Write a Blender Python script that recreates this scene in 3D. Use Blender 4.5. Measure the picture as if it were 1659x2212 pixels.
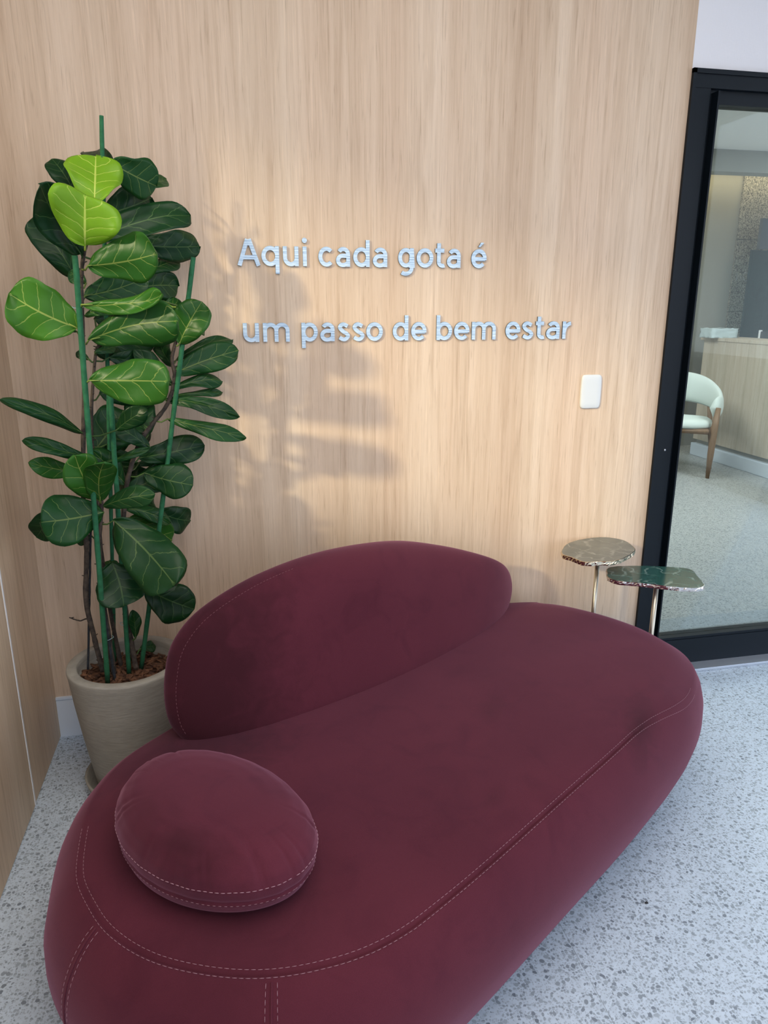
import bpy, bmesh, math, random
from mathutils import Vector, Matrix, noise
random.seed(7)
for o in list(bpy.data.objects): bpy.data.objects.remove(o)
SC = bpy.context.scene; COL = SC.collection
# ------------------------------------------------------------------ camera
FPX = 1572.0; PITCH = math.radians(15.94); YAW = math.radians(12.0)
CAM = Vector((0.64103, -2.41433, 1.45))
cam_d = bpy.data.cameras.new('camera'); cam = bpy.data.objects.new('camera', cam_d); COL.objects.link(cam)
cam_d.sensor_fit = 'VERTICAL'; cam_d.sensor_height = 24.0; cam_d.lens = FPX/2212*24.0
cam.location = CAM; cam.rotation_euler = (math.pi/2-PITCH, 0, -YAW)
cam_d.clip_start = 0.02
SC.camera = cam
# ------------------------------------------------------------------ world, sun, exposure
SC.view_settings.view_transform = 'Standard'; SC.view_settings.look = 'None'
SC.view_settings.gamma = 1.0; SC.view_settings.exposure = 0.52
SC.view_settings.use_curve_mapping = False
W = bpy.data.worlds.new('sky'); SC.world = W; W.use_nodes = True
wn = W.node_tree.nodes; wl = W.node_tree.links
bg = wn['Background']; bg.inputs['Strength'].default_value = 1.75
tc = wn.new('ShaderNodeTexCoord'); sx = wn.new('ShaderNodeSeparateXYZ'); rp = wn.new('ShaderNodeValToRGB')
wl.new(tc.outputs['Generated'], sx.inputs[0]); wl.new(sx.outputs['Z'], rp.inputs[0]); wl.new(rp.outputs[0], bg.inputs[0])
rp.color_ramp.elements[0].position = 0.0; rp.color_ramp.elements[0].color = (0.80, 0.84, 0.92, 1)
rp.color_ramp.elements[1].position = 0.6; rp.color_ramp.elements[1].color = (0.62, 0.76, 1.0, 1)
sd = bpy.data.lights.new('sun', 'SUN'); sun = bpy.data.objects.new('sun', sd); COL.objects.link(sun)
SUN_DIR = Vector((1.33, 1.0, -0.68))
sun.rotation_euler = SUN_DIR.to_track_quat('-Z', 'Y').to_euler(); sun.location = (-3, -3, 4)
sd.energy = 4.3; sd.angle = math.radians(3.2); sd.color = (1.0, 0.85, 0.54)

def area(name, loc, sx, sy, power, col, rot=(0,0,0)):
    l = bpy.data.lights.new(name, 'AREA'); l.shape = 'RECTANGLE'; l.size = sx; l.size_y = sy; l.energy = power; l.color = col
    o = bpy.data.objects.new(name, l); COL.objects.link(o); o.location = loc; o.rotation_euler = rot; return o
area('front_fill_light', (1.1, -2.3, 2.93), 1.6, 2.6, 36, (1.0, .93, .84))  # added fill light for the dim left side of the room
area('inner_fill_light', (5.2, 1.3, 2.57), 1.4, 1.2, 65, (.95, .98, 1))  # added fill kept out of view, lifts the dark inner floor
area('inner_side_fill', (3.0, 3.0, 2.40), 1.2, 1.2, 58, (1, .98, .96))  # added fill hidden behind the wood wall, brightens counter and chair
# ------------------------------------------------------------------ helpers
_f = Vector((math.sin(YAW)*math.cos(PITCH), math.cos(YAW)*math.cos(PITCH), -math.sin(PITCH)))
_r = Vector((math.cos(YAW), -math.sin(YAW), 0)); _u = _r.cross(_f)
def ray(px, py): return _f*FPX + _r*(px-829.5) - _u*(py-1106)
def at_z(px, py, z):
    d = ray(px, py); return CAM + d*((z-CAM.z)/d.z)
def at_y(px, py, y):
    d = ray(px, py); return CAM + d*((y-CAM.y)/d.y)
def ppm(P): return FPX/((P-CAM).dot(_f))

def tag(o, label=None, cat=None, group=None, kind=None):
    if label: o['label'] = label
    if cat: o['category'] = cat
    if group: o['group'] = group
    if kind: o['kind'] = kind
    return o
def empty(name, loc, rz=0.0):
    o = bpy.data.objects.new(name, None); COL.objects.link(o); o.location = loc; o.rotation_euler = (0, 0, rz)
    o.empty_display_size = 0.05
    return o
def obj(name, bm, mat, parent=None, smooth=True, world=False):
    me = bpy.data.meshes.new(name); bm.normal_update(); bm.to_mesh(me); bm.free()
    if mat: me.materials.append(mat)
    for p in me.polygons: p.use_smooth = smooth
    o = bpy.data.objects.new(name, me); COL.objects.link(o)
    if parent is not None:
        o.parent = parent
        if world:
            me.transform((Matrix.Translation(parent.location) @ parent.rotation_euler.to_matrix().to_4x4()).inverted())
    return o
def add_box(bm, x0, x1, y0, y1, z0, z1):
    v = [bm.verts.new(p) for p in ((x0,y0,z0),(x1,y0,z0),(x1,y1,z0),(x0,y1,z0),(x0,y0,z1),(x1,y0,z1),(x1,y1,z1),(x0,y1,z1))]
    for f in ((0,3,2,1),(4,5,6,7),(0,1,5,4),(1,2,6,5),(2,3,7,6),(3,0,4,7)): bm.faces.new([v[i] for i in f])
def box(x0, x1, y0, y1, z0, z1, bev=0.0, seg=2):
    bm = bmesh.new(); add_box(bm, x0, x1, y0, y1, z0, z1)
    if bev: bmesh.ops.bevel(bm, geom=bm.edges[:], offset=bev, segments=seg, affect='EDGES')
    return bm
def add_tube(bm, pts, radii, seg=10, cap=True, jitter=0.0):
    pts = [Vector(p) for p in pts]
    if not hasattr(radii, '__len__'): radii = [radii]*len(pts)
    rings = []; prev = None
    for i, p in enumerate(pts):
        t = (pts[min(i+1, len(pts)-1)]-pts[max(i-1, 0)]).normalized()
        a = prev if prev is not None else (Vector((1,0,0)) if abs(t.x) < .9 else Vector((0,1,0)))
        b = t.cross(a).normalized(); a = b.cross(t).normalized(); prev = a
        ring = []
        for k in range(seg):
            an = 2*math.pi*k/seg; rr = radii[i]*(1+random.uniform(-jitter, jitter))
            ring.append(bm.verts.new(p+(a*math.cos(an)+b*math.sin(an))*rr))
        rings.append(ring)
    for i in range(len(rings)-1):
        for k in range(seg):
            bm.faces.new((rings[i][k], rings[i][(k+1)%seg], rings[i+1][(k+1)%seg], rings[i+1][k]))
    if cap:
        bm.faces.new(rings[0][::-1]); bm.faces.new(rings[-1])
def lathe(profile, seg=64, close=False):
    bm = bmesh.new(); rings = []
    for r, z in profile:
        rings.append([bm.verts.new((r*math.cos(2*math.pi*k/seg), r*math.sin(2*math.pi*k/seg), z)) for k in range(seg)] if r > 1e-6 else [bm.verts.new((0,0,z))])
    for i in range(len(rings)-1):
        A, B = rings[i], rings[i+1]
        for k in range(seg):
            k2 = (k+1)%seg
            if len(A) == 1 and len(B) == 1: continue
            if len(A) == 1: bm.faces.new((A[0], B[k2], B[k]))
            elif len(B) == 1: bm.faces.new((A[k], A[k2], B[0]))
            else: bm.faces.new((A[k], A[k2], B[k2], B[k]))
    bmesh.ops.recalc_face_normals(bm, faces=bm.faces[:])
    return bm
def catmull(P, n, closed=True):
    out = []; N = len(P)
    rng = range(N if closed else N-1)
    for i in rng:
        if closed: p0, p1, p2, p3 = (P[(i-1)%N], P[i], P[(i+1)%N], P[(i+2)%N])
        else: p0, p1, p2, p3 = (P[max(i-1,0)], P[i], P[i+1], P[min(i+2,N-1)])
        for k in range(n):
            t = k/n
            out.append(tuple(0.5*((2*b)+(-a+c)*t+(2*a-5*b+4*c-d)*t*t+(-a+3*b-3*c+d)*t**3) for a, b, c, d in zip(p0, p1, p2, p3)))
    if not closed: out.append(tuple(P[-1]))
    return out
def resample(P, n, closed=True):
    P = [Vector(p) for p in P]; Q = P+[P[0]] if closed else P
    L = [0.0]
    for i in range(len(Q)-1): L.append(L[-1]+(Q[i+1]-Q[i]).length)
    out = []; j = 0; m = n if closed else n-1
    for k in range(n):
        s = L[-1]*k/m
        while j < len(Q)-2 and L[j+1] < s: j += 1
        t = (s-L[j])/max(L[j+1]-L[j], 1e-9); out.append(Q[j].lerp(Q[j+1], min(t, 1)))
    return out

# ------------------------------------------------------------------ materials
def mat(name, col=(.8,.8,.8), rough=.5, metal=0.0, **kw):
    m = bpy.data.materials.new(name); m.use_nodes = True
    b = m.node_tree.nodes['Principled BSDF']
    b.inputs['Base Color'].default_value = (*col, 1); b.inputs['Roughness'].default_value = rough; b.inputs['Metallic'].default_value = metal
    for k, v in kw.items(): b.inputs[k].default_value = v
    return m
class NT:
    def __init__(s, m): s.m = m; s.n = m.node_tree.nodes; s.l = m.node_tree.links; s.b = s.n.get('Principled BSDF')
    def new(s, t, **kw):
        x = s.n.new(t)
        for k, v in kw.items(): setattr(x, k, v)
        return x
    def coord(s, scale=(1,1,1), out='Object'):
        c = s.new('ShaderNodeTexCoord'); mp = s.new('ShaderNodeMapping'); mp.inputs['Scale'].default_value = scale
        s.l.new(c.outputs[out], mp.inputs[0]); return mp.outputs[0]
    def noise(s, vec, scale, detail=4, rough=.5, dist=0):
        x = s.new('ShaderNodeTexNoise'); x.inputs['Scale'].default_value = scale; x.inputs['Detail'].default_value = detail
        x.inputs['Roughness'].default_value = rough; x.inputs['Distortion'].default_value = dist
        s.l.new(vec, x.inputs['Vector']); return x.outputs['Fac']
    def ramp(s, fac, stops, interp='LINEAR'):
        x = s.new('ShaderNodeValToRGB'); x.color_ramp.interpolation = interp; e = x.color_ramp.elements
        while len(e) < len(stops): e.new(0.5)
        for i, (p, c) in enumerate(stops): e[i].position = p; e[i].color = (*c, 1) if len(c) == 3 else c
        s.l.new(fac, x.inputs[0]); return x.outputs[0]
    def mix(s, fac, a, b, mode='MIX'):
        x = s.new('ShaderNodeMix', data_type='RGBA', blend_type=mode)
        for sock, v in ((x.inputs[0], fac), (x.inputs[6], a), (x.inputs[7], b)):
            if isinstance(v, (int, float)): sock.default_value = v
            elif isinstance(v, tuple): sock.default_value = (*v, 1)
            else: s.l.new(v, sock)
        return x.outputs[2]
    def math(s, op, a, b=0.0, clamp=False):
        x = s.new('ShaderNodeMath', operation=op); x.use_clamp = clamp
        for sock, v in ((x.inputs[0], a), (x.inputs[1], b)):
            if isinstance(v, (int, float)): sock.default_value = v
            else: s.l.new(v, sock)
        return x.outputs[0]
    def bump(s, h, strength=.2, dist=.002):
        x = s.new('ShaderNodeBump'); x.inputs['Strength'].default_value = strength; x.inputs['Distance'].default_value = dist
        s.l.new(h, x.inputs['Height']); s.l.new(x.outputs[0], s.b.inputs['Normal'])
    def base(s, c): s.l.new(c, s.b.inputs['Base Color'])

def wood_mat(name, c_dark, c_mid, c_light, along='Z', rough=.55):
    m = mat(name, rough=rough); t = NT(m)
    sc = {'Z': (1,1,.035), 'Y': (1,.035,1), 'X': (.035,1,1)}[along]
    sc2 = {'Z': (1,1,.012), 'Y': (1,.012,1), 'X': (.012,1,1)}[along]
    v = t.coord(sc); v2 = t.coord(sc2)
    fine = t.noise(v, 190, 3, .6, .6); med = t.noise(v, 38, 5, .6, 1.2); big = t.noise(v2, 6.5, 3, .5, .3); hue = t.noise(v2, 3.1, 2, .5)
    c = t.ramp(big, [(.28, c_dark), (.5, c_mid), (.72, c_light)])
    c = t.mix(t.math('MULTIPLY', t.ramp(hue, [(.4, (0,0,0)), (.65, (1,1,1))]), .35), c, tuple(x*y for x, y in zip(c_mid, (1.03,.93,.90))))
    g = t.ramp(med, [(.3, (.86,.83,.80)), (.5, (1,1,1)), (.7, (1.07,1.09,1.12))])
    c = t.mix(1.0, c, g, 'MULTIPLY')
    # fine dark pores and pale ticks
    p = t.ramp(fine, [(.30, (.77,.74,.71)), (.44, (1,1,1)), (.58, (1,1,1)), (.70, (1.13,1.13,1.13))])
    c = t.mix(.85, c, p, 'MULTIPLY')
    t.base(c); t.bump(fine, .12, .001)
    return m
M = {}
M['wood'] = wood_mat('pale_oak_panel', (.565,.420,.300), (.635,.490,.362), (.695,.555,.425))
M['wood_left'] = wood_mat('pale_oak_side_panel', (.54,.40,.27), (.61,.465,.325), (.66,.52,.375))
M['wood_counter'] = wood_mat('ash_counter_wood', (.47,.41,.32), (.57,.50,.405), (.64,.575,.48))
M['white'] = mat('white_paint', (.80,.81,.84), .6)
M['white_trim'] = mat('white_trim', (.70,.77,.86), .35)
M['ceil'] = mat('ceiling_paint', (.82,.83,.84), .8)
def paper():
    m = mat('white_wall_covering', (.78,.79,.84), .8); t = NT(m)
    a = t.noise(t.coord((1,1,.15)), 420, 2); b = t.noise(t.coord((.15,1,1)), 420, 2)
    t.bump(t.math('ADD', a, b), .25, .001); return m
M['paper'] = paper()
M['black'] = mat('black_aluminium', (.004,.008,.013), .45, 0.0, **{'Specular IOR Level': .22})
M['alu'] = mat('aluminium_sill', (.62,.66,.72), .35, .7)
def terrazzo(name, base, tint):
    m = mat(name, base, .32); t = NT(m)
    v = t.coord((1,1,1))
    w = t.new('ShaderNodeTexNoise'); w.inputs['Scale'].default_value = 22; t.l.new(v, w.inputs['Vector'])
    wv = t.new('ShaderNodeVectorMath', operation='MULTIPLY_ADD'); t.l.new(w.outputs['Color'], wv.inputs[0]); wv.inputs[1].default_value = (.018,.018,0); t.l.new(v, wv.inputs[2])
    def chips(scale, thr, seed, cut):
        ad = t.new('ShaderNodeVectorMath', operation='ADD'); t.l.new(wv.outputs[0], ad.inputs[0]); ad.inputs[1].default_value = (seed, seed*.7, 0)
        f1 = t.new('ShaderNodeTexVoronoi', voronoi_dimensions='2D'); f1.inputs['Scale'].default_value = scale; t.l.new(ad.outputs[0], f1.inputs['Vector'])
        ed = t.new('ShaderNodeTexVoronoi', voronoi_dimensions='2D', feature='DISTANCE_TO_EDGE'); ed.inputs['Scale'].default_value = scale; t.l.new(ad.outputs[0], ed.inputs['Vector'])
        sp = t.new('ShaderNodeSeparateColor'); t.l.new(f1.outputs['Color'], sp.inputs[0])
        near = t.math('LESS_THAN', f1.outputs['Distance'], thr)
        pick = t.math('GREATER_THAN', sp.outputs[0], cut)
        inn = t.math('GREATER_THAN', ed.outputs['Distance'], .05)
        k = t.math('MULTIPLY', t.math('MULTIPLY', near, pick), inn)
        return k, sp.outputs[1]
    cloud = t.noise(v, 60, 4, .6)
    c = t.mix(t.ramp(cloud, [(.35,(0,0,0)),(.65,(1,1,1))]), tuple(x*.88 for x in base), base)
    for scale, thr, seed, cut, a in ((230,.42,3.3,.55,.5),(130,.40,1.7,.60,.8),(75,.36,0.0,.76,1.0)):
        k, rnd = chips(scale, thr, seed, cut)
        cc = t.ramp(rnd, [(0., tuple(x*y for x, y in zip(tint,(.62,.63,.66)))), (.5, tint), (1., tuple(x*1.35 for x in tint))])
        c = t.mix(t.math('MULTIPLY', k, a), c, cc)
    # saw-cut joints every 1.2 m
    s = t.new('ShaderNodeSeparateXYZ'); t.l.new(v, s.inputs[0])
    lx = t.math('LESS_THAN', t.math('ABSOLUTE', t.math('SUBTRACT', t.math('FRACT', t.math('DIVIDE', t.math('ADD', s.outputs[0], 10.644), 1.6)), .5)), .0006)
    ly = t.math('LESS_THAN', t.math('ABSOLUTE', t.math('SUBTRACT', t.math('FRACT', t.math('DIVIDE', t.math('ADD', s.outputs[1], 11.11), 1.2)), .5)), .0006)
    c = t.mix(t.math('MULTIPLY', t.math('MAXIMUM', lx, ly), .5), c, tuple(x*.5 for x in tint))
    t.base(c); return m
M['terrazzo'] = terrazzo('terrazzo', (.585,.68,.79), (.285,.335,.39))
M['terrazzo_in'] = terrazzo('terrazzo_inner_room', (.47,.48,.47), (.15,.16,.165))
M['terrazzo_shade'] = terrazzo('terrazzo_shade', (.36,.40,.43), (.18,.20,.22))  # darkened floor copy for the painted shade band by the door
def velvet(name, col, dark, marks=()):
    m = mat(name, col, .85); t = NT(m)
    t.b.inputs['Sheen Weight'].default_value = .34; t.b.inputs['Sheen Roughness'].default_value = .45
    t.b.inputs['Sheen Tint'].default_value = (.75,.36,.52,1); t.b.inputs['Specular IOR Level'].default_value = .12
    v = t.coord(); 
    n1 = t.noise(v, 2.6, 3, .5, .8); n2 = t.noise(v, 9, 4, .55, 1.2); nf = t.noise(v, 900, 2)
    f = t.math('ADD', t.math('MULTIPLY', t.ramp(n1, [(.35,(0,0,0)),(.68,(1,1,1))]), .5), t.math('MULTIPLY', t.ramp(n2, [(.5,(0,0,0)),(.8,(1,1,1))]), .5))
    c = t.mix(f, col, dark)
    c = t.mix(.5, c, t.ramp(nf, [(.35,(.82,.82,.82)),(.65,(1.12,1.12,1.12))]), 'MULTIPLY')
    for (px, py, pz, rx, ry, a) in marks:     # pile lying the other way, plus shade painted on the backrest's left
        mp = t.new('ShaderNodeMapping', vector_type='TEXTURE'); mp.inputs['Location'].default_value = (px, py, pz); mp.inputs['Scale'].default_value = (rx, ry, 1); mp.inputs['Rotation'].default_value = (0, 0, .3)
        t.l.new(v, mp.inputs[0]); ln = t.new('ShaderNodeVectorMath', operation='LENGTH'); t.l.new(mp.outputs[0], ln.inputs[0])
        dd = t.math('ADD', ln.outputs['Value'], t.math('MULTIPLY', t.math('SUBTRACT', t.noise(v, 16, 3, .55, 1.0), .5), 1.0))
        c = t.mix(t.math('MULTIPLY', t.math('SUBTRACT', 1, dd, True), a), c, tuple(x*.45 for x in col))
    t.base(c); t.bump(t.math('ADD', t.math('MULTIPLY', nf, .3), t.noise(v, 5, 2)), .25, .004)
    return m
M['velvet'] = velvet('burgundy_velvet', (.082,.0150,.026), (.054,.0088,.018), ((.79,-.66,.4,.16,.05,1.0),(.55,-.36,.42,.09,.05,.5),(.27,-.56,.42,.05,.03,.4),(-.30,-.42,.42,.26,.16,.45),(-.02,.10,.5,.30,.26,1.3)))  # last mark paints in the backrest's left end, turned from the light
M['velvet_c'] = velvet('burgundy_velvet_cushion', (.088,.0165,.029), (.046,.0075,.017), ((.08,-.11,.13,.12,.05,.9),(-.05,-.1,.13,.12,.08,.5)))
M['thread'] = mat('pale_thread', (.34,.19,.23), .8)
M['dark_base'] = mat('dark_plinth', (.03,.03,.035), .7)
def pot_mat():
    m = mat('grey_clay', (.26,.245,.215), .8); t = NT(m)
    a = t.noise(t.coord((.12,.12,1)), 210, 3, .6); b = t.noise(t.coord(), 7, 4)
    c = t.mix(b, (.27,.255,.22), (.35,.33,.29)); c = t.mix(.6, c, t.ramp(a, [(.35,(.80,.80,.80)),(.65,(1.12,1.12,1.12))]), 'MULTIPLY')
    t.base(c); t.bump(a, .35, .0015); return m
M['pot'] = pot_mat()
def bark_mat(name, a, b):
    m = mat(name, a, .9); t = NT(m); n = t.noise(t.coord(), 55, 5, .6); t.base(t.mix(t.ramp(n, [(.35,(0,0,0)),(.65,(1,1,1))]), a, b)); t.bump(n, .6, .003); return m
M['mulch'] = bark_mat('bark_mulch', (.045,.018,.010), (.17,.075,.035))
M['trunk'] = bark_mat('dark_bark', (.018,.014,.012), (.075,.055,.042))
M['stake'] = bark_mat('green_stake', (.008,.085,.034), (.015,.125,.055))
M['stake_black'] = bark_mat('black_stake', (.010,.013,.018), (.03,.035,.045))
M['wire'] = mat('pale_tie_wire', (.30,.45,.50), .5)
def leaf_mat():
    m = mat('fiddle_leaf', rough=.36); t = NT(m); t.b.inputs['Specular IOR Level'].default_value = .26
    uv = t.new('ShaderNodeTexCoord'); s = t.new('ShaderNodeSeparateXYZ'); t.l.new(uv.outputs['UV'], s.inputs[0])
    oi = t.new('ShaderNodeObjectInfo'); sc = t.new('ShaderNodeSeparateColor'); t.l.new(oi.outputs['Color'], sc.inputs[0])
    tone = sc.outputs[0]; u = s.outputs[0]; av = t.math('ABSOLUTE', t.math('SUBTRACT', s.outputs[1], .5)); av2 = t.math('MULTIPLY', av, 2)
    n = t.noise(t.coord((1,1,1)), 26, 4); nn = t.math('MULTIPLY', t.math('SUBTRACT', n, .5), .16)
    mid = t.math('LESS_THAN', av2, t.math('SUBTRACT', .050, t.math('MULTIPLY', u, .035)))
    ph = t.math('FRACT', t.math('MULTIPLY', t.math('ADD', t.math('SUBTRACT', u, t.math('MULTIPLY', t.math('POWER', av2, .8), .24)), t.math('ADD', nn, 1.03)), 4.8))
    dv = t.math('ABSOLUTE', t.math('SUBTRACT', ph, .5))
    thick = t.math('SUBTRACT', .036, t.math('MULTIPLY', av2, .022))
    side = t.math('MULTIPLY', t.math('LESS_THAN', dv, thick), t.math('LESS_THAN', av2, .88))
    soft = t.math('SUBTRACT', 1, t.math('MULTIPLY', dv, 4), True)
    vein = t.math('MAXIMUM', mid, t.math('MULTIPLY', side, .8))
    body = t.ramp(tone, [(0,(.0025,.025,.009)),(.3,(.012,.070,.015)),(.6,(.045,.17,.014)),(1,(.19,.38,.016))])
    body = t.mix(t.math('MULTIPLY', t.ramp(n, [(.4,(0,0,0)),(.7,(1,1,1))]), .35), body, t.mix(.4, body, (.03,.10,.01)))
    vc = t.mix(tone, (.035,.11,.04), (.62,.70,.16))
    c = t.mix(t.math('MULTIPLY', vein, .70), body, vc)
    t.base(c)
    h = t.math('SUBTRACT', t.math('MULTIPLY', t.noise(t.coord(), 14, 3), .5), t.math('MULTIPLY', soft, .22))
    t.bump(h, .5, .004)
    tr = t.new('ShaderNodeBsdfTranslucent'); t.l.new(t.mix(.5, c, t.mix(tone, (.01,.06,.01), (.40,.70,.03))), tr.inputs[0])
    mx = t.new('ShaderNodeMixShader'); mx.inputs[0].default_value = .22
    out = t.n['Material Output']; t.l.new(t.b.outputs[0], mx.inputs[1]); t.l.new(tr.outputs[0], mx.inputs[2]); t.l.new(mx.outputs[0], out.inputs[0])
    return m
M['leaf'] = leaf_mat()
def brushed():
    m = mat('brushed_steel', (.60,.66,.74), .38, .35); t = NT(m)
    a = t.noise(t.coord((.08,1,1)), 330, 3, .6)
    t.base(t.ramp(a, [(.32,(.30,.42,.56)),(.5,(.46,.60,.74)),(.68,(.68,.80,.90))])); t.bump(a, .15, .0008); return m
M['steel'] = brushed()
M['letter_side'] = mat('letter_edge', (.10,.12,.15), .5, .5)
M['pole'] = mat('champagne_metal', (.50,.46,.38), .3, .9)
def marble(name, ca, cb, vein):
    m = mat(name, ca, .14); t = NT(m); v = t.coord((1,1.8,1))
    n = t.noise(v, 6, 4, .55, 1.0)
    vv = None
    for rot, sc_, dist in ((.5, 3.1, 5.0), (-.35, 4.3, 7.0)):
        mp = t.new('ShaderNodeMapping'); mp.inputs['Rotation'].default_value = (0, 0, rot); t.l.new(v, mp.inputs[0])
        w = t.new('ShaderNodeTexWave'); w.inputs['Scale'].default_value = sc_; w.inputs['Distortion'].default_value = dist; w.inputs['Detail'].default_value = 4; w.inputs['Detail Scale'].default_value = 2.2
        t.l.new(mp.outputs[0], w.inputs['Vector']); q = t.ramp(w.outputs['Fac'], [(.955,(0,0,0)),(1.0,(1,1,1))]); q = t.math('MULTIPLY', q, t.ramp(t.noise(v, 9, 2), [(.42,(0,0,0)),(.62,(1,1,1))]))
        vv = q if vv is None else t.math('MAXIMUM', vv, q)
    t.base(t.mix(t.math('MULTIPLY', vv, .6), t.mix(t.ramp(n, [(.35,(0,0,0)),(.65,(1,1,1))]), ca, cb), vein)); t.b.inputs['Coat Weight'].default_value = .15; t.b.inputs['Specular IOR Level'].default_value = .35; return m
M['stone_a'] = marble('grey_green_marble', (.105,.125,.115), (.16,.175,.155), (.42,.42,.38))
M['stone_b'] = marble('deep_green_marble', (.012,.060,.055), (.035,.105,.092), (.28,.38,.35))
M['gilt'] = mat('champagne_gilt_edge', (.72,.62,.46), .16, 1.0)
M['silver'] = mat('silver_foil_edge', (.78,.73,.70), .16, 1.0)
M['plate'] = mat('white_plastic', (.66,.70,.73), .4)
def glass(name, tint, refl):
    m = bpy.data.materials.new(name); m.use_nodes = True; n = m.node_tree.nodes; l = m.node_tree.links
    n.remove(n['Principled BSDF']); tr = n.new('ShaderNodeBsdfTransparent'); tr.inputs[0].default_value = (*tint, 1)
    gl = n.new('ShaderNodeBsdfGlossy'); gl.inputs['Roughness'].default_value = .0; gl.inputs[0].default_value = (.92,.96,1,1)
    fr = n.new('ShaderNodeFresnel'); fr.inputs[0].default_value = 1.5
    ad = n.new('ShaderNodeMath'); ad.operation = 'MULTIPLY'; ad.inputs[1].default_value = refl; l.new(fr.outputs[0], ad.inputs[0])
    mx = n.new('ShaderNodeMixShader'); l.new(ad.outputs[0], mx.inputs[0]); l.new(tr.outputs[0], mx.inputs[1]); l.new(gl.outputs[0], mx.inputs[2]); l.new(mx.outputs[0], n['Material Output'].inputs[0])
    return m
M['glass'] = glass('door_glass', (.76,.81,.80), .33)
M['clear'] = glass('window_glass', (.97,.98,.98), .6)
def emis(name, col, s):
    m = mat(name, (0,0,0)); b = m.node_tree.nodes['Principled BSDF']; b.inputs['Emission Color'].default_value = (*col, 1); b.inputs['Emission Strength'].default_value = s; return m
M['lamp'] = emis('lamp_diffuser', (1,.96,.88), 6)
M['lamp_warm'] = emis('warm_strip', (1,.78,.42), 9)
def speckle():
    m = mat('speckled_stone', (.3,.3,.28), .6); t = NT(m)
    vo = t.new('ShaderNodeTexVoronoi'); vo.inputs['Scale'].default_value = 120; t.l.new(t.coord(), vo.inputs['Vector'])
    sp = t.new('ShaderNodeSeparateColor'); t.l.new(vo.outputs['Color'], sp.inputs[0])
    t.base(t.ramp(sp.outputs[0], [(0.,(.08,.08,.075)),(.35,(.24,.235,.21)),(1.,(.48,.46,.40))])); return m
M['speckle'] = speckle()
M['grey_wall'] = mat('grey_wall_paint', (.34,.34,.31), .8)
M['cream_fabric'] = mat('white_upholstery', (.60,.66,.63), .8)
M['walnut'] = wood_mat('brown_chair_wood', (.15,.085,.045), (.20,.12,.065), (.26,.16,.09))
M['ground'] = mat('outside_paving', (.22,.225,.23), .9)

# ------------------------------------------------------------------ the setting
def st(name, bm, m, parent=None, smooth=False):
    o = obj(name, bm, M[m], parent, smooth); 
    if parent is None: o['kind'] = 'structure'
    return o
XW = 2.183; XR = 4.6; YF = -5.0; HC = 2.95
st('floor', box(0, XR, YF, 0.02, -.06, 0), 'terrazzo')
st('ground', box(-14, 16, -20, 14, -.20, -.08), 'ground')
st('ceiling', box(-.12, XR, YF, 0.0, HC, HC+.1), 'ceil')
st('wall_back', box(-.12, XW, 0.0, .12, .152, HC), 'wood')
bb = bmesh.new(); add_box(bb, 0.0, XW, -.006, .12, 0, .140); add_box(bb, 0.0, XW, -.003, .12, .140, .144); add_box(bb, 0.0, XW, -.008, .12, .144, .1525)
st('baseboard_back', bb, 'white_trim')
st('wall_back_upper', box(XW, 8.2, .004, .12, 2.190, HC), 'paper')
st('wall_back_right', box(4.4, 8.2, .004, .12, 0, 2.190), 'paper')
# left wall of the same pale wood, with a high window opening
WY0, WY1, WZ0, WZ1 = -1.70, -.46, 1.13, 2.80
lw = bmesh.new()
add_box(lw, -.12, .002, -.372, 0.0, .004, HC)
add_box(lw, -.12, .004, -3.2, -.380, .004, WZ0); add_box(lw, -.12, .004, -3.2, -.380, WZ1, HC)
add_box(lw, -.12, .004, WY1, -.380, WZ0, WZ1); add_box(lw, -.12, .004, -3.2, WY0, WZ0, WZ1)
add_box(lw, -.12, .0, YF, -3.2, 0, HC)
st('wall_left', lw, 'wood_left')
st('trim_1', box(-.1, .0055, -.381, -.373, .004, WZ0), 'white')
wf = bmesh.new()
for a in ((WY0, WY0+.03, WZ0, WZ1), (WY1-.03, WY1, WZ0, WZ1), (WY0, WY1, WZ0, WZ0+.03), (WY0, WY1, WZ1-.03, WZ1)): add_box(wf, -.09, -.04, a[0], a[1], a[2], a[3])
w1 = st('window_1', wf, 'black'); st('pane', box(-.068, -.062, WY0+.03, WY1-.03, WZ0+.03, WZ1-.03), 'clear', w1)
# unseen slabs added across the sun path to trim and soften the beam
nb = bmesh.new(); hs = Vector((1.33, 1.0, 0)).normalized(); pp = Vector((hs.y, -hs.x, 0))
for a0, a1, z0, z1 in ((-4, 5, 5.25, 9.0), (-4, 5, -.08, 4.05), (.95, 5, 4.05, 5.25)):
    q = bmesh.new(); add_box(q, a0, a1, -.6, 0, z0, z1)
    q.transform(Matrix.Translation(Vector((.75, 0, 0))-hs*8.0) @ Matrix(((pp.x, hs.x, 0, 0), (pp.y, hs.y, 0, 0), (0, 0, 1, 0), (0, 0, 0, 1))))
    tmp = bpy.data.meshes.new('q'); q.to_mesh(tmp); q.free(); nb.from_mesh(tmp); bpy.data.meshes.remove(tmp)
st('sun_beam_mask', nb, 'ground')
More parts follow.
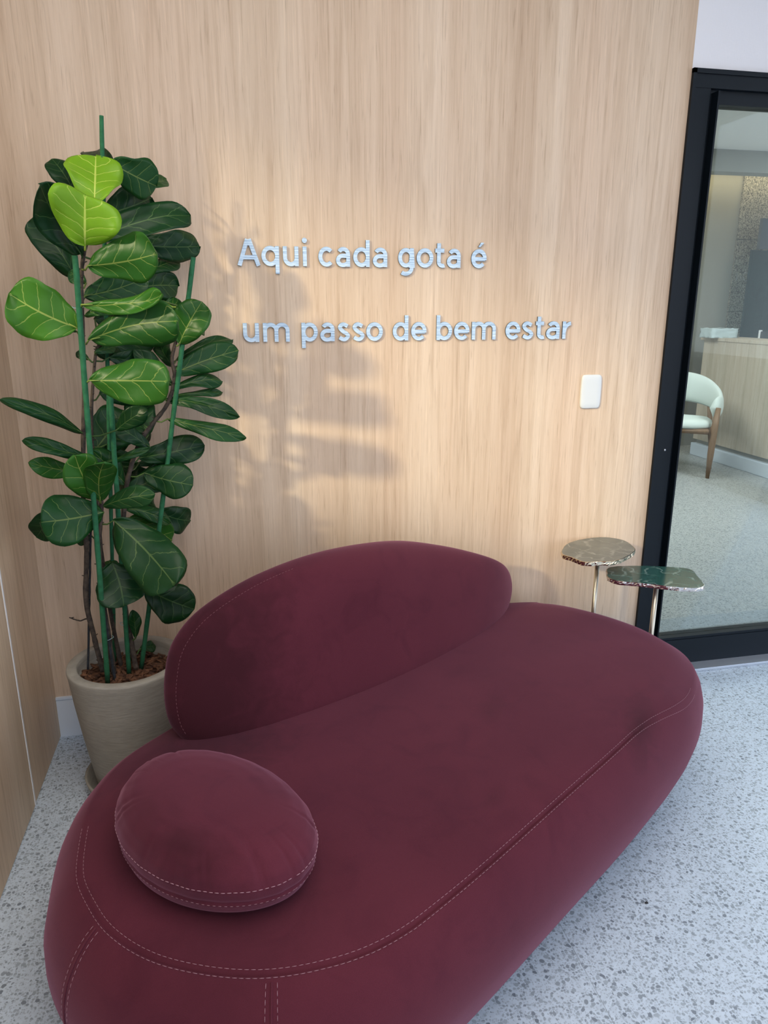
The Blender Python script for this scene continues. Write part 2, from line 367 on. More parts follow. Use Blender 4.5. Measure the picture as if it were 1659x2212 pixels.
# street side and right side: glazed shopfronts with black posts
def shopfront(name, along, c, a0, a1, n):
    fr = bmesh.new()
    def bx(s0, s1, z0, z1, h=.04):
        if along == 'x': add_box(fr, s0, s1, c-h, c+h, z0, z1)
        else: add_box(fr, c-h, c+h, s0, s1, z0, z1)
    bx(a0, a1, 0, .10); bx(a0, a1, HC-.12, HC)
    for i in range(n+1):
        s = a0+(a1-a0-.06)*i/n; bx(s, s+.06, .10, HC-.12)
    w = st(name, fr, 'black')
    return w
shopfront('window_2', 'x', YF, 0, XR, 3)
shopfront('window_3', 'y', XR, YF, 0.0, 3)

# ------------------------------------------------------------------ glazed black door (structure)
dfr = empty('door_1', (XW, 0, 0)); dfr['kind'] = 'structure'
DX1 = 4.4; GX0 = 2.277; GZ0 = .132; GZ1 = 2.093
b = bmesh.new()
add_box(b, XW, XW+.012, -.012, .11, .012, 2.190)                      # outer jamb edge
add_box(b, XW+.012, GX0-.02, -.004, .10, .012, 2.17)
add_box(b, XW, DX1, -.012, .11, 2.176, 2.190)
add_box(b, XW+.012, DX1, -.006, .10, 2.135, 2.176)
add_box(b, GX0-.02, DX1, .014, .09, 2.118, 2.135)
obj('door_frame', b, M['black'], dfr, False, True)
b = bmesh.new()
add_box(b, GX0-.02, GX0, .012, .07, GZ0-.11, 2.118)
add_box(b, GX0, DX1, .014, .07, GZ1, 2.118); add_box(b, GX0, DX1, .010, .07, .012, GZ0-.012); add_box(b, GX0, DX1, .014, .07, GZ0-.012, GZ0)
add_box(b, DX1-.08, DX1, .012, .07, GZ0, GZ1)
add_box(b, GX0-.004, GX0+.002, -.024, .014, .06, 2.125)
obj('door_leaf', b, M['black'], dfr, False, True)
obj('pane', box(GX0, DX1-.08, .040, .046, GZ0, GZ1), M['glass'], dfr, False, True)
s = lathe([(0,0),(.004,0),(.004,.002),(0,.003)], 16); s.transform(Matrix.Translation(at_y(1436, 972, -.005)) @ Matrix.Rotation(math.pi/2, 4, 'X'))
tag(obj('screw', s, M['alu'], dfr, True, True), 'bright small screw head')
obj('sill', box(XW+.05, DX1, -.05, .10, 0, .012, .003), M['alu'], dfr, False, True)
# room beyond the door
RX = 5.17; RY = 4.42
st('floor_inner', box(XW-.3, 8.2, .02, 7.0, -.06, 0), 'terrazzo_in')
st('floor_shade_band', box(XW, 5.1, .10, .445, 0, .0012), 'terrazzo_shade')  # darker strip added to imitate the shaded band on the floor
st('wall_inner_left', box(XW-.3, XW-.02, .12, 4.5, 0, HC), 'grey_wall')
st('wall_inner_back', box(XW-.3, 8.2, RY, RY+.1, 0, HC), 'grey_wall')
st('wall_inner_right', box(8.1, 8.2, .12, RY, 0, HC), 'grey_wall')
st('ceiling_inner', box(XW-.3, 8.2, .12, 3.05, 2.585, 2.65), 'ceil')
st('ceiling_inner_back', box(XW-.3, 8.2, 3.15, RY, 2.78, 2.86), 'ceil')
st('trim_3', box(XW-.3, 8.2, 3.0, 3.15, 2.43, 2.86), 'grey_wall')
st('baseboard_inner', box(XW-.02, RX-.02, RY-.015, RY, 0, .12), 'white_trim')
# warm cove light behind the soffit
area('inner_cove_lamp', (6.1, 4.25, 2.72), 2.2, .10, 7, (1, .74, .42))

# ------------------------------------------------------------------ sofa
O = Vector((.61, -.85, 0)); UA = Vector((.814, .58, 0)).normalized(); VA = Vector((UA.y, -UA.x, 0))
SOFA_RZ = math.atan2(UA.y, UA.x)
sofa = empty('sofa', O, SOFA_RZ)
tag(sofa, 'burgundy velvet pebble-shaped sofa with curved backrest on terrazzo floor', 'sofa')
# local frame: x = u, y = -v
body_ctrl = [(-.09,-.28),(.2,-.31),(.6,-.30),(.95,-.235),(1.21,-.13),(1.385,.03),(1.44,.24),(1.415,.47),(1.30,.64),(1.05,.725),(.75,.742),(.4,.735),(.0,.722),(-.22,.69),(-.385,.59),(-.50,.43),(-.542,.27),(-.525,.12),(-.475,.01),(-.375,-.135),(-.245,-.235)]
outline = resample([(u, -v) for u, v in catmull(body_ctrl, 12)], 200)
NRM = []
for i in range(200):
    tdir = (outline[(i+3)%200]-outline[(i-3)%200]).normalized(); n2 = Vector((tdir.y, -tdir.x))
    if n2.dot(outline[i]-Vector((.4,-.2))) < 0: n2 = -n2
    NRM.append(n2)
for _ in range(8): NRM = [(NRM[i-1]+NRM[i]*2+NRM[(i+1)%200]).normalized() for i in range(200)]
# profile: (inset, z) from bottom to seam, then dome towards the centre
PROF = [(.16,.060),(.085,.062),(.066,.072),(.050,.100),(.030,.145),(.012,.195),(.0,.245),(.002,.290),(.012,.330),(.030,.365),(.050,.390),(.066,.403),(.0720,.4065),(.0765,.4015),(.0810,.4088),(.098,.4135),(.120,.419),(.16,.424)]
def body_pt(i, d, z):
    i %= 200; p = outline[i]-NRM[i]*d; return Vector((p.x, p.y, z))
def body_at(fi, d, z):
    i = int(math.floor(fi)); f = fi-i; return body_pt(i, d, z).lerp(body_pt(i+1, d, z), f)
bm = bmesh.new(); rings = []
def prof_z(d):
    Q = [q for k, q in enumerate(PROF[6:]) if k != 7]
    for (a, za), (b_, zb_) in zip(Q, Q[1:]):
        if a <= d <= b_: return za+(zb_-za)*(d-a)/max(b_-a, 1e-6)
    return Q[-1][1]
def seam_d(i):
    p = outline[i%200]; u = p.x
    g = min(1, max(0, -p.y/.20)); g = g*g*(3-2*g)
    if u < .70: return .008*g*min(1, max(0, (-.1-u)/.2))
    if -p.y < 0.0: return 0.0
    x = min(1, (u-.70)/.42); return -.042*x*x*(3-2*x)
def ring_dz(i, k):
    d, z = PROF[k]; sd_ = seam_d(i)
    if 8 <= k <= 11: d2 = d*(.072+sd_)/.072
    elif 12 <= k <= 14: d2 = d+sd_
    else: return d, z
    z2 = prof_z(d2)
    if k == 13:
        p = outline[i]; f = min(1, max(0, (1.12-p.x)/.5))*min(1, max(0, (-p.y-.0)/.2)); z2 -= .0065*f
    return d2, z2
for k in range(len(PROF)): rings.append([bm.verts.new(body_pt(i, *ring_dz(i, k))) for i in range(200)])
cen = Vector((.42, -.19, 0)); last = [body_pt(i, .16, 0) for i in range(200)]
for k, sft in enumerate((.85,.7,.5,.3,.12)):
    rings.append([bm.verts.new((cen.x+(p.x-cen.x)*sft, cen.y+(p.y-cen.y)*sft, .424+.012*(1-sft**2))) for p in last])
for A, B in zip(rings, rings[1:]):
    for i in range(200): bm.faces.new((A[i], A[(i+1)%200], B[(i+1)%200], B[i]))
c = bm.verts.new((cen.x, cen.y, .436))
for i in range(200): bm.faces.new((rings[-1][i], rings[-1][(i+1)%200], c))
bm.faces.new(rings[0][::-1])
bmesh.ops.recalc_face_normals(bm, faces=bm.faces[:])
seat = obj('seat', bm, M['velvet'], sofa)
b = bmesh.new(); r0 = [b.verts.new(body_pt(i, .20, .0)) for i in range(0,200,2)]; r1 = [b.verts.new(body_pt(i, .20, .066)) for i in range(0,200,2)]
for i in range(100): b.faces.new((r0[i], r0[(i+1)%100], r1[(i+1)%100], r1[i]))
b.faces.new(r0[::-1]); b.faces.new(r1)
bmesh.ops.recalc_face_normals(b, faces=b.faces[:])
tag(obj('plinth', b, M['dark_base'], sofa), 'dark recessed base')
def dashes(path, dash=.0075, gap=.0035, rad=.00048):
    bm = bmesh.new(); P = [Vector(p) for p in path]; L = [0]
    for i in range(len(P)-1): L.append(L[-1]+(P[i+1]-P[i]).length)
    def pt(s):
        for i in range(len(P)-1):
            if L[i+1] >= s: return P[i].lerp(P[i+1], (s-L[i])/max(L[i+1]-L[i],1e-9))
        return P[-1]
    s = 0
    while s+dash < L[-1]:
        add_tube(bm, [pt(s), pt(s+dash/2), pt(s+dash)], [rad*.6, rad, rad*.6], 5); s += dash+gap
    return bm
SI = [i for i in range(200) if -outline[i].y > -.08 and outline[i].x < 1.12]
k0 = next(k for k in range(len(SI)) if (SI[k]-1)%200 not in SI); SI = [(SI[k0]+j)%200 for j in range(len(SI))]
for dd in (.070, .083):
    obj('stitching', dashes([body_pt(i, dd+seam_d(i), prof_z(dd+seam_d(i))+.0004) for i in SI]), M['thread'], seat)
# upright panel seams on the near end
def upright(fi):
    zs = [(d, z) for d, z in PROF[2:13]]
    pts = [body_at(fi, d-.0004, z) for d, z in zs]
    pts = [Vector(p) for p in catmull([tuple(p) for p in pts], 6, False)]
    obj('seam', (lambda bb: (add_tube(bb, pts, .0016, 6), bb)[1])(bmesh.new()), M['velvet'], seat)
    for off in (-.42, .42):
        q = [body_at(fi+off, d-.0004, z) for d, z in zs]
        obj('stitching', dashes([Vector(p) for p in catmull([tuple(p) for p in q], 6, False)]), M['thread'], seat)
def nearest(u, v):
    t = Vector((u, -v)); return min(range(200), key=lambda i: ((outline[i]-NRM[i]*.075)-t).length)
upright(nearest(-.334,.562)); upright(nearest(-.445,.235))
# backrest: a leaning rounded slab
back_ctrl = [(-.035,.400),(-.072,.44),(-.078,.50),(-.062,.575),(-.025,.65),(.06,.715),(.22,.768),(.42,.788),(.65,.768),(.85,.715),(1.03,.645),(1.16,.578),(1.25,.505),(1.275,.45),(1.20,.410),(1.08,.398),(.9,.393),(.5,.393),(.2,.393),(.06,.393)]
bo = resample(catmull(back_ctrl, 10), 160); bc = Vector((.52, .53))
def base_v(u): return .084-.150*abs((u-.72)/.62)**2.6 if u > .72 else .084-.155*abs((u-.72)/.80)**2.0
def back_pt(p, side, s, T=.145):
    k = min(1, max(0, (p.x-.7)/.58)); k = k*k*(3-2*k); T = T*(1-.62*k)
    h = (max(0, 1-s**7))**.5 * T/2
    lean = .30*(p.y-.42)*(1-.85*k)
    vc = base_v(p.x)-T/2-lean
    return Vector((p.x, -(vc+side*h), p.y))
bm = bmesh.new(); S = [0,.2,.4,.6,.75,.84,.90,.94,.96,.975,.985,.992,.997,1.0]
def ringpts(s): return [bc+(p-bc)*s for p in bo]
fr = []; bk = []
for s in S[1:]:
    fr.append([bm.verts.new(back_pt(p, 1, s)) for p in ringpts(s)])
    if s < 1: bk.append([bm.verts.new(back_pt(p, -1, s)) for p in ringpts(s)])
cf = bm.verts.new(back_pt(bc, 1, 0)); cb = bm.verts.new(back_pt(bc, -1, 0))
bk.append(fr[-1])
for R in (fr, bk):
    for A, B in zip(R, R[1:]):
        for i in range(160): bm.faces.new((A[i], A[(i+1)%160], B[(i+1)%160], B[i]))
for i in range(160):
    bm.faces.new((cf, fr[0][i], fr[0][(i+1)%160])); bm.faces.new((cb, bk[0][(i+1)%160], bk[0][i]))
bmesh.ops.recalc_face_normals(bm, faces=bm.faces[:])
backrest = obj('backrest', bm, M['velvet'], sofa)
sp = [back_pt(bc+(p-bc)*.982, 1.02, .982) for p in bo[3:34]]
tag(obj('stitching', dashes(sp, .006, .0035, .0005), mat('dark_red_thread', (.20,.08,.10), .8), backrest), 'dull stitch line')

# ------------------------------------------------------------------ cushion on the sofa
cc = Vector((.556, -1.188, .0)); ca = math.radians(-50)
cush = empty('cushion', (cc.x, cc.y, .430), ca)
tag(cush, 'oval burgundy velvet cushion lying on the near end of the sofa', 'cushion')
PUCK = [(random.uniform(0, 6.28), random.uniform(.0006,.0022)) for _ in range(20)]
def cush_pt(th, t):
    # t 0 bottom centre .. 1 top centre
    e = 1+.05*math.cos(th-.4)+.02*math.sin(3*th)
    wob = .0025*math.sin(23*th)+.0025*noise.noise(Vector((3*math.cos(th)*3, 3*math.sin(th)*3, t*3)))
    prof = [(0,0),(.5,.0),(.82,.004),(.93,.022),(.975,.045),(.967,.052),(.985,.060),(1.0,.078),(.975,.100),(.90,.122),(.78,.137),(.6,.147),(.4,.152),(.2,.154),(0,.155)]
    x = t*(len(prof)-1); i = min(int(x), len(prof)-2); f = x-i
    r = prof[i][0]*(1-f)+prof[i+1][0]*f; z = prof[i][1]*(1-f)+prof[i+1][1]*f
    pk = 0
    if .42 < t < .80:
        q = math.exp(-((t-.60)/.10)**2)
        for i_, (pa, amp) in enumerate(PUCK): 
            dth = (th-pa+math.pi) % (2*math.pi)-math.pi; pk += amp*q*math.exp(-(dth/.028)**2)
    r2 = r*e-pk*4+ (wob if .3 < t < .75 else 0)
    return Vector((.228*r2*math.cos(th), .154*r2*math.sin(th), z*.90-pk))
bm = bmesh.new(); rg = []
for j in range(1, 56):
    rg.append([bm.verts.new(cush_pt(2*math.pi*k/420, j/56)) for k in range(420)])
for A, B in zip(rg, rg[1:]):
    for i in range(420): bm.faces.new((A[i], A[(i+1)%420], B[(i+1)%420], B[i]))
bm.faces.new(rg[0][::-1]); bm.faces.new(rg[-1])
bmesh.ops.recalc_face_normals(bm, faces=bm.faces[:])
cover = obj('cover', bm, M['velvet_c'], cush)
def cpath(t, off): 
    out = []
    for k in range(161):
        th = 2*math.pi*k/160; p = cush_pt(th, t); n = Vector((math.cos(th), math.sin(th), .25)).normalized(); out.append(p+n*off)
    return out
obj('stitching', dashes(cpath(7.1/14, .0004), .007, .0035, .0007), M['thread'], cover)
obj('stitching', dashes(cpath(4.0/14, .0004), .005, .005, .0004), M['thread'], cover)

# ------------------------------------------------------------------ potted fiddle leaf fig
PC = Vector((.297, -.312, 0))
sau = lathe([(0,.0),(.140,.0),(.146,.012),(.152,.030),(.157,.052),(.150,.052),(.138,.016),(.10,.010),(0,.010)])
o = obj('plant_saucer', sau, M['pot']); o.location = PC
tag(o, 'grey clay saucer under the big plant pot, half hidden by the sofa', 'saucer')
fig = empty('potted_fig', (PC.x, PC.y, .011)); tag(fig, 'tall fiddle leaf fig with green stakes in grey clay pot in the corner', 'plant')
pr_ = [(0,.0),(.112,.0),(.120,.006),(.134,.10),(.148,.20),(.160,.30),(.168,.385),(.171,.403),(.170,.408),(.167,.410),(.144,.410),(.141,.407),(.139,.395),(.134,.34),(.0,.34)]
obj('pot', lathe(pr_, 96), M['pot'], fig)
mb = lathe([(0,.366),(.05,.368),(.10,.364),(.137,.360),(.137,.34)], 48)
for v in mb.verts: v.co.z += .006*noise.noise(v.co*60)
for k in range(260):
    a = random.uniform(0, 2*math.pi); r = .128*math.sqrt(random.random()); l = random.uniform(.010,.030); w = random.uniform(.004,.010)
    q = bmesh.new(); add_box(q, -l/2, l/2, -w/2, w/2, -.0015, .0025)
    for v in q.verts: v.co += Vector((0,0,.002*math.sin(v.co.x*120)))+Vector((random.uniform(-1,1),random.uniform(-1,1),random.uniform(-1,1)))*.0014
    q.transform(Matrix.Translation((r*math.cos(a), r*math.sin(a), .370+random.uniform(0,.007))) @ Matrix.Rotation(random.uniform(0,6.28),4,'Z') @ Matrix.Rotation(random.uniform(-.5,.5),4,'X') @ Matrix.Rotation(random.uniform(-.4,.4),4,'Y'))
    tmp = bpy.data.meshes.new('chip'); q.to_mesh(tmp); q.free(); mb.from_mesh(tmp); bpy.data.meshes.remove(tmp)
tag(obj('bark_mulch', mb, M['mulch'], fig, False), kind='stuff')
def path3(L): return [at_y(x, y, Y) for x, y, Y in L]
STEMS = {
 'A': path3([(222,1450,-.345),(203,1375,-.34),(186,1295,-.335),(187,1190,-.33),(180,1075,-.33),(180,960,-.33),(182,820,-.335),(178,700,-.34),(176,600,-.345),(183,540,-.35),(200,480,-.33),(205,430,-.30)]),
 'B': path3([(246,1455,-.355),(232,1360,-.35),(218,1260,-.345),(214,1180,-.345),(219,1090,-.345),(212,1055,-.35)]),
 'C': path3([(294,1445,-.33),(282,1380,-.31),(270,1310,-.30),(263,1220,-.29),(266,1130,-.28),(275,1040,-.27),(300,960,-.26),(330,915,-.25),(362,872,-.24),(377,815,-.235),(372,770,-.235),(392,700,-.235),(398,665,-.235)]),
 'D': path3([(262,1440,-.28),(240,1330,-.28),(225,1240,-.28),(212,1120,-.27),(200,980,-.27),(198,880,-.27),(206,770,-.27),(214,745,-.27)]),
 'E': path3([(214,1435,-.29),(206,1390,-.29),(192,1340,-.30),(172,1341,-.31),(150,1334,-.33)]),
}
RAD = {'A': .0075, 'B': .0085, 'C': .0080, 'D': .0065, 'E': .0028}
SPTS = []
for k, P in STEMS.items():
    Q = [Vector(q) for q in catmull([tuple(p) for p in P], 8, False)]; n = len(Q)
    b = bmesh.new(); rr = [RAD[k]*(1-.45*i/n)*(1+random.uniform(-.1,.12)) for i in range(n)]
    add_tube(b, Q, rr, 10, True, .06)
    for i in range(2, n-1, 2):     # leaf scars and broken petioles
        a = random.uniform(0, 6.28); d = Vector((math.cos(a), math.sin(a), .3)); add_tube(b, [Q[i], Q[i]+d*(RAD[k]+random.uniform(.002,.006))], [.0025,.0012], 5)
    obj('stem', b, M['trunk'], fig, True, True)
    if k != 'E': SPTS += Q[4:]
def stake(p0, p1, r, m, lab=None):
    a, bq = at_y(*p0), at_y(*p1); b = bmesh.new(); N = 26
    add_tube(b, [a.lerp(bq, i/N)+Vector((random.uniform(-1,1),random.uniform(-1,1),0))*.0004 for i in range(N+1)], [r*(1+(.06 if i%2 else -.02)) for i in range(N+1)], 10)
    o = obj('stake', b, M[m], fig, True, True)
    if lab: tag(o, lab)
stake((233,1475,-.385), (162,552,-.385), .0072, 'stake')
stake((248,1440,-.25), (219,250,-.25), .0055, 'stake')
stake((279,1456,-.325), (236,820,-.325), .0068, 'stake', 'dark green stake')
stake((305,1445,-.30), (418,556,-.215), .0068, 'stake')
stake((190,1446,-.315), (197,1100,-.315), .0032, 'stake_black', 'thin black stake')
stake((250,1480,-.365), (226,1330,-.355), .004, 'stake_black', 'thin black stake')
for (x, y, Y, r) in ((235,1378,-.352,.013), (268,1346,-.318,.011), (168,664,-.365,.013)):
    c = at_y(x, y, Y); b = bmesh.new(); add_tube(b, [c+Vector((r*math.cos(a*.4), r*math.sin(a*.4), .002*math.sin(a))) for a in range(17)], .0008, 5, False); obj('tie_wire', b, M['wire'], fig, True, True)
LEAVES = [ # base px, tip px, half width px, roll, bend, fold, tone (own green; sunlit leaves painted brighter), base depth, tip depth
 ((204,436),(207,338),54,0,.06,.10,.95,-.33,-.27),
 ((184,530),(184,422),64,5,.10,.35,.95,-.40,-.40),
 ((176,550),(85,398),38,25,-.06,.20,.06,-.35,-.42),
 ((162,598),(72,468),34,10,.05,.08,.10,-.28,-.28),
 ((158,412),(112,344),26,20,.04,.1,.12,-.26,-.24),
 ((246,362),(181,329),15,45,.05,.1,.05,-.22,-.16),
 ((240,352),(338,402),36,0,.06,.08,.26,-.26,-.22),
 ((312,398),(360,386),12,30,.04,.1,.28,-.19,-.15),
 ((232,462),(326,428),38,10,.06,.1,.08,-.22,-.16),
 ((205,520),(412,466),30,30,.06,.15,.08,-.31,-.26),
 ((190,574),(339,548),44,0,-.06,-.05,.42,-.39,-.42),
 ((300,530),(432,532),30,0,.06,-.06,.10,-.19,-.14),
 ((318,585),(388,562),16,30,.05,.1,.16,-.17,-.14),
 ((166,708),(19,634),56,0,.05,.10,.62,-.35,-.36),
 ((166,716),(71,705),9,40,.04,.1,.30,-.31,-.34),
 ((183,640),(318,598),32,0,.05,.05,.18,-.30,-.26),
 ((176,658),(350,634),20,30,-.10,.05,.52,-.40,-.44),
 ((290,622),(386,618),28,0,.05,.05,.15,-.20,-.15),
 ((182,682),(276,662),15,20,.05,.1,.35,-.33,-.33),
 ((192,734),(384,694),43,0,-.05,-.05,.36,-.39,-.43),
 ((388,742),(436,652),34,15,.06,.25,.40,-.25,-.27),
 ((380,735),(374,642),22,20,.05,.1,.25,-.22,-.20),
 ((348,652),(371,674),8,0,.05,.1,.9,-.25,-.27),
 ((376,806),(515,757),27,0,.05,.10,.30,-.22,-.20),
 ((382,776),(504,733),13,30,.10,.10,.18,-.18,-.14),
 ((236,772),(322,790),24,0,.05,.1,.06,-.27,-.24),
 ((372,832),(288,755),20,20,.05,.1,.10,-.24,-.26),
 ((193,822),(362,824),47,0,-.06,-.06,.46,-.41,-.46),
 ((374,838),(481,824),14,20,.08,.1,.22,-.22,-.21),
 ((380,855),(481,848),8,30,.12,.1,.22,-.21,-.20),
 ((356,862),(518,900),17,20,.10,.1,.16,-.24,-.26),
 ((362,905),(532,946),16,20,.12,.1,.28,-.25,-.27),
 ((180,936),(3,862),15,20,.10,.1,.14,-.33,-.44),
 ((192,990),(50,950),15,25,.10,.1,.14,-.32,-.38),
 ((174,1022),(61,1000),20,10,.04,.1,.40,-.31,-.36),
 ((200,978),(268,886),44,0,.05,.1,.22,-.26,-.22),
 ((325,966),(240,908),18,20,.05,.1,.08,-.27,-.30),
 ((320,940),(300,864),30,0,.05,.1,.10,-.24,-.20),
 ((209,1078),(162,984),33,10,.06,.1,.45,-.35,-.39),
 ((216,1082),(224,1000),31,0,-.05,.1,.38,-.36,-.42),
 ((300,990),(442,962),27,5,.05,-.08,.08,-.25,-.24),
 ((272,1060),(372,1010),27,0,.05,.1,.20,-.26,-.24),
 ((312,1022),(417,1048),33,0,.05,-.05,.14,-.27,-.29),
 ((222,1094),(334,1068),22,0,.06,.05,.22,-.34,-.36),
 ((224,1106),(87,1128),49,0,-.05,-.05,.24,-.36,-.40),
 ((118,1102),(78,1160),26,10,.05,.1,.06,-.30,-.28),
 ((246,1124),(378,1264),54,0,-.05,-.04,.16,-.35,-.42),
 ((280,1118),(372,1168),28,0,.05,.1,.42,-.25,-.22),
 ((338,1104),(412,1124),26,0,.05,.1,.06,-.20,-.16),
 ((268,1098),(368,1130),15,20,.14,.1,.24,-.26,-.24),
 ((243,1216),(268,1310),49,0,-.05,-.04,.08,-.33,-.37),
 ((314,1270),(420,1316),38,0,-.05,.06,.06,-.30,-.30),
 ((293,1378),(286,1318),12,10,.05,.1,.14,-.32,-.32),
 ((302,1402),(336,1396),12,10,.10,.1,.14,-.29,-.27),
 ((198,1158),(163,1168),13,0,.05,.1,.08,-.28,-.28),
 ((272,1046),(198,972),24,5,.05,.1,.20,-.27,-.30),
 ((216,1002),(322,968),7,30,.06,.1,.22,-.30,-.30),
 ((290,1006),(367,996),10,20,.05,.1,.08,-.22,-.20),
 ((192,776),(164,762),9,0,.05,.1,.10,-.28,-.28),
 ((238,1236),(236,1211),18,0,.05,.1,.28,-.29,-.27),
 ((186,612),(150,586),16,10,.05,.1,.3,-.30,-.30),
 ((205,760),(250,748),10,20,.05,.1,.2,-.30,-.26),
 ((300,905),(318,958),14,10,.05,.1,.06,-.22,-.2),
 ((330,700),(362,640),20,0,.05,.1,.10,-.20,-.17),
 ((372,790),(345,735),17,0,.05,.1,.07,-.19,-.15),
 ((250,650),(305,690),20,0,.05,.1,.10,-.24,-.20),
 ((210,740),(262,770),14,0,.05,.1,.12,-.26,-.22),
 ((225,560),(290,620),24,0,.05,.1,.08,-.24,-.17),
 ((250,500),(300,545),24,0,.05,.1,.08,-.22,-.14),
 ((200,470),(150,430),26,0,.05,.1,.08,-.24,-.18),
 ((250,1000),(318,1048),20,0,.05,.1,.10,-.24,-.18),
 ((230,960),(285,1010),22,0,.05,.1,.16,-.26,-.22),
 ((300,1000),(258,1060),18,0,.05,.1,.12,-.22,-.18),
 ((280,930),(232,975),20,0,.05,.1,.20,-.24,-.2),
 ((290,1080),(335,1095),14,0,.05,.1,.14,-.24,-.2),
 ((400,690),(446,700),22,10,.05,.1,.34,-.22,-.16),
 ((392,700),(365,668),12,10,.05,.1,.2,-.22,-.18),
 ((215,852),(336,838),36,0,.05,.1,.10,-.22,-.18),  # this and next two: hidden leaves added to thicken the wall shadow
 ((208,762),(332,722),34,0,.05,.1,.10,-.22,-.16),
 ((205,690),(330,700),30,0,.05,.1,.10,-.20,-.14),
 ((250,930),(318,885),20,0,.05,.1,.10,-.34,-.36),
 ((232,1240),(262,1236),13,10,.05,.1,.05,-.28,-.26),
]
WP = [(0,0.0),(.04,.20),(.12,.36),(.25,.52),(.4,.70),(.55,.88),(.7,1.0),(.8,.99),(.88,.92),(.94,.76),(.98,.46),(1,.0)]
def wprof(t, oval):
    for (a, x), (b, y) in zip(WP, WP[1:]):
        if t <= b:
            f = (t-a)/(b-a); w = x+(y-x)*f; break
    if oval < .2: w *= 1-.55*t**7
    ov = math.sqrt(max(0, 1-(2*t-1)**2))
    return w*(1-oval)+ov*oval
def make_leaf(i, L):
    (b0, b1, hw, roll, bend, fold, tone, Y0, Y1) = L
    Y0 = min(-.07, -.31+(Y0+.31)*1.15); Y1 = min(-.07, -.31+(Y1+.31)*1.5)
    P0, P1 = at_y(*b0, Y0), at_y(*b1, Y1); mid = (P1-P0); Ln = mid.length; m = mid.normalized()
    view = ((P0+P1)/2-CAM).normalized(); A = view.cross(m).normalized(); N = m.cross(A).normalized()
    if N.dot(view) > 0: N = -N
    if A.z > 0: pass
    R = Matrix.Rotation(math.radians(roll)*(1 if A.z > 0 else -1), 3, m); A = R @ A; N = R @ N
    w = 1.17*hw/ppm((P0+P1)/2)/max(math.cos(math.radians(roll)), .3)
    oval = .35 if hw > 24 else .15; lobe = .30 if i == 1 else 0
    bm = bmesh.new(); uvl = bm.loops.layers.uv.new('UVMap'); NU, NV = 22, 10; g = []; ph = random.uniform(0, 6.28)
    for a in range(NU+1):
        t = a/NU; t2 = .5-.5*math.cos(math.pi*t) if True else t
        ww = w*wprof(t2, oval)*(1+(.09 if tone < .8 else .02)*math.sin(t2*7+ph*3)*t2); row = []
        asym = 1+.06*math.sin(ph)
        for c in range(NV+1):
            s = 2*c/NV-1; edge = abs(s)
            off = N*(bend*Ln*4*t2*(1-t2)) + N*(fold*ww*edge) - N*(.02*Ln*edge**2)
            off += N*(.13*w*math.sin(t2*8.5+ph+(1.9 if s > 0 else 0))*edge**2)+N*(.05*Ln*noise.noise(Vector((t2*2.2+i*3.1, s*1.2, 0))))  + m*(-.05*ww*edge*edge)
            if lobe: off += m*(lobe*1.5*Ln*max(0, -s*(1 if A.dot(_r) > 0 else -1))*t2*(ww/w))
            off += A*((.09 if tone < .8 else .03)*w*noise.noise(Vector((t2*4+i*7, s, 3)))*edge*(1 if s > 0 else -1)) + A*((.05 if tone < .8 else 0)*Ln*math.sin(math.pi*t2)*math.sin(ph*1.7))
            row.append((bm.verts.new(P0+m*(Ln*t2)+A*(ww*s*(asym if s > 0 else 2-asym))+off), t2, (s+1)/2))
        g.append(row)
    for a in range(NU):
        for c in range(NV):
            q = (g[a][c], g[a+1][c], g[a+1][c+1], g[a][c+1]); f = bm.faces.new([x[0] for x in q])
            for lp, x in zip(f.loops, q): lp[uvl].uv = (x[1], x[2])
    # petiole to the nearest stem
    S = min(SPTS, key=lambda p: (p-P0).length+ (0.03 if p.z > P0.z else 0))
    if (S-P0).length < .16:
        k = len(bm.faces)
        mm = (S+P0)/2+Vector((0,0,-.006))
        add_tube(bm, [S, mm, P0, P0+m*Ln*.12+N*(bend*Ln*.3)], [.0024,.0020,.0020,.0008], 6)
        bm.faces.ensure_lookup_table()
        for f in bm.faces[k:]:
            for lp in f.loops: lp[uvl].uv = (.1, .5)
    o = obj('leaf', bm, M['leaf'], fig, True, True)
    so = o.modifiers.new('thickness', 'SOLIDIFY'); so.thickness = .0008; so.offset = 0
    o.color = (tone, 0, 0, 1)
    if tone > .8: tag(o, 'young bright yellow-green leaf')
    return o
for i, L in enumerate(LEAVES): make_leaf(i, L)

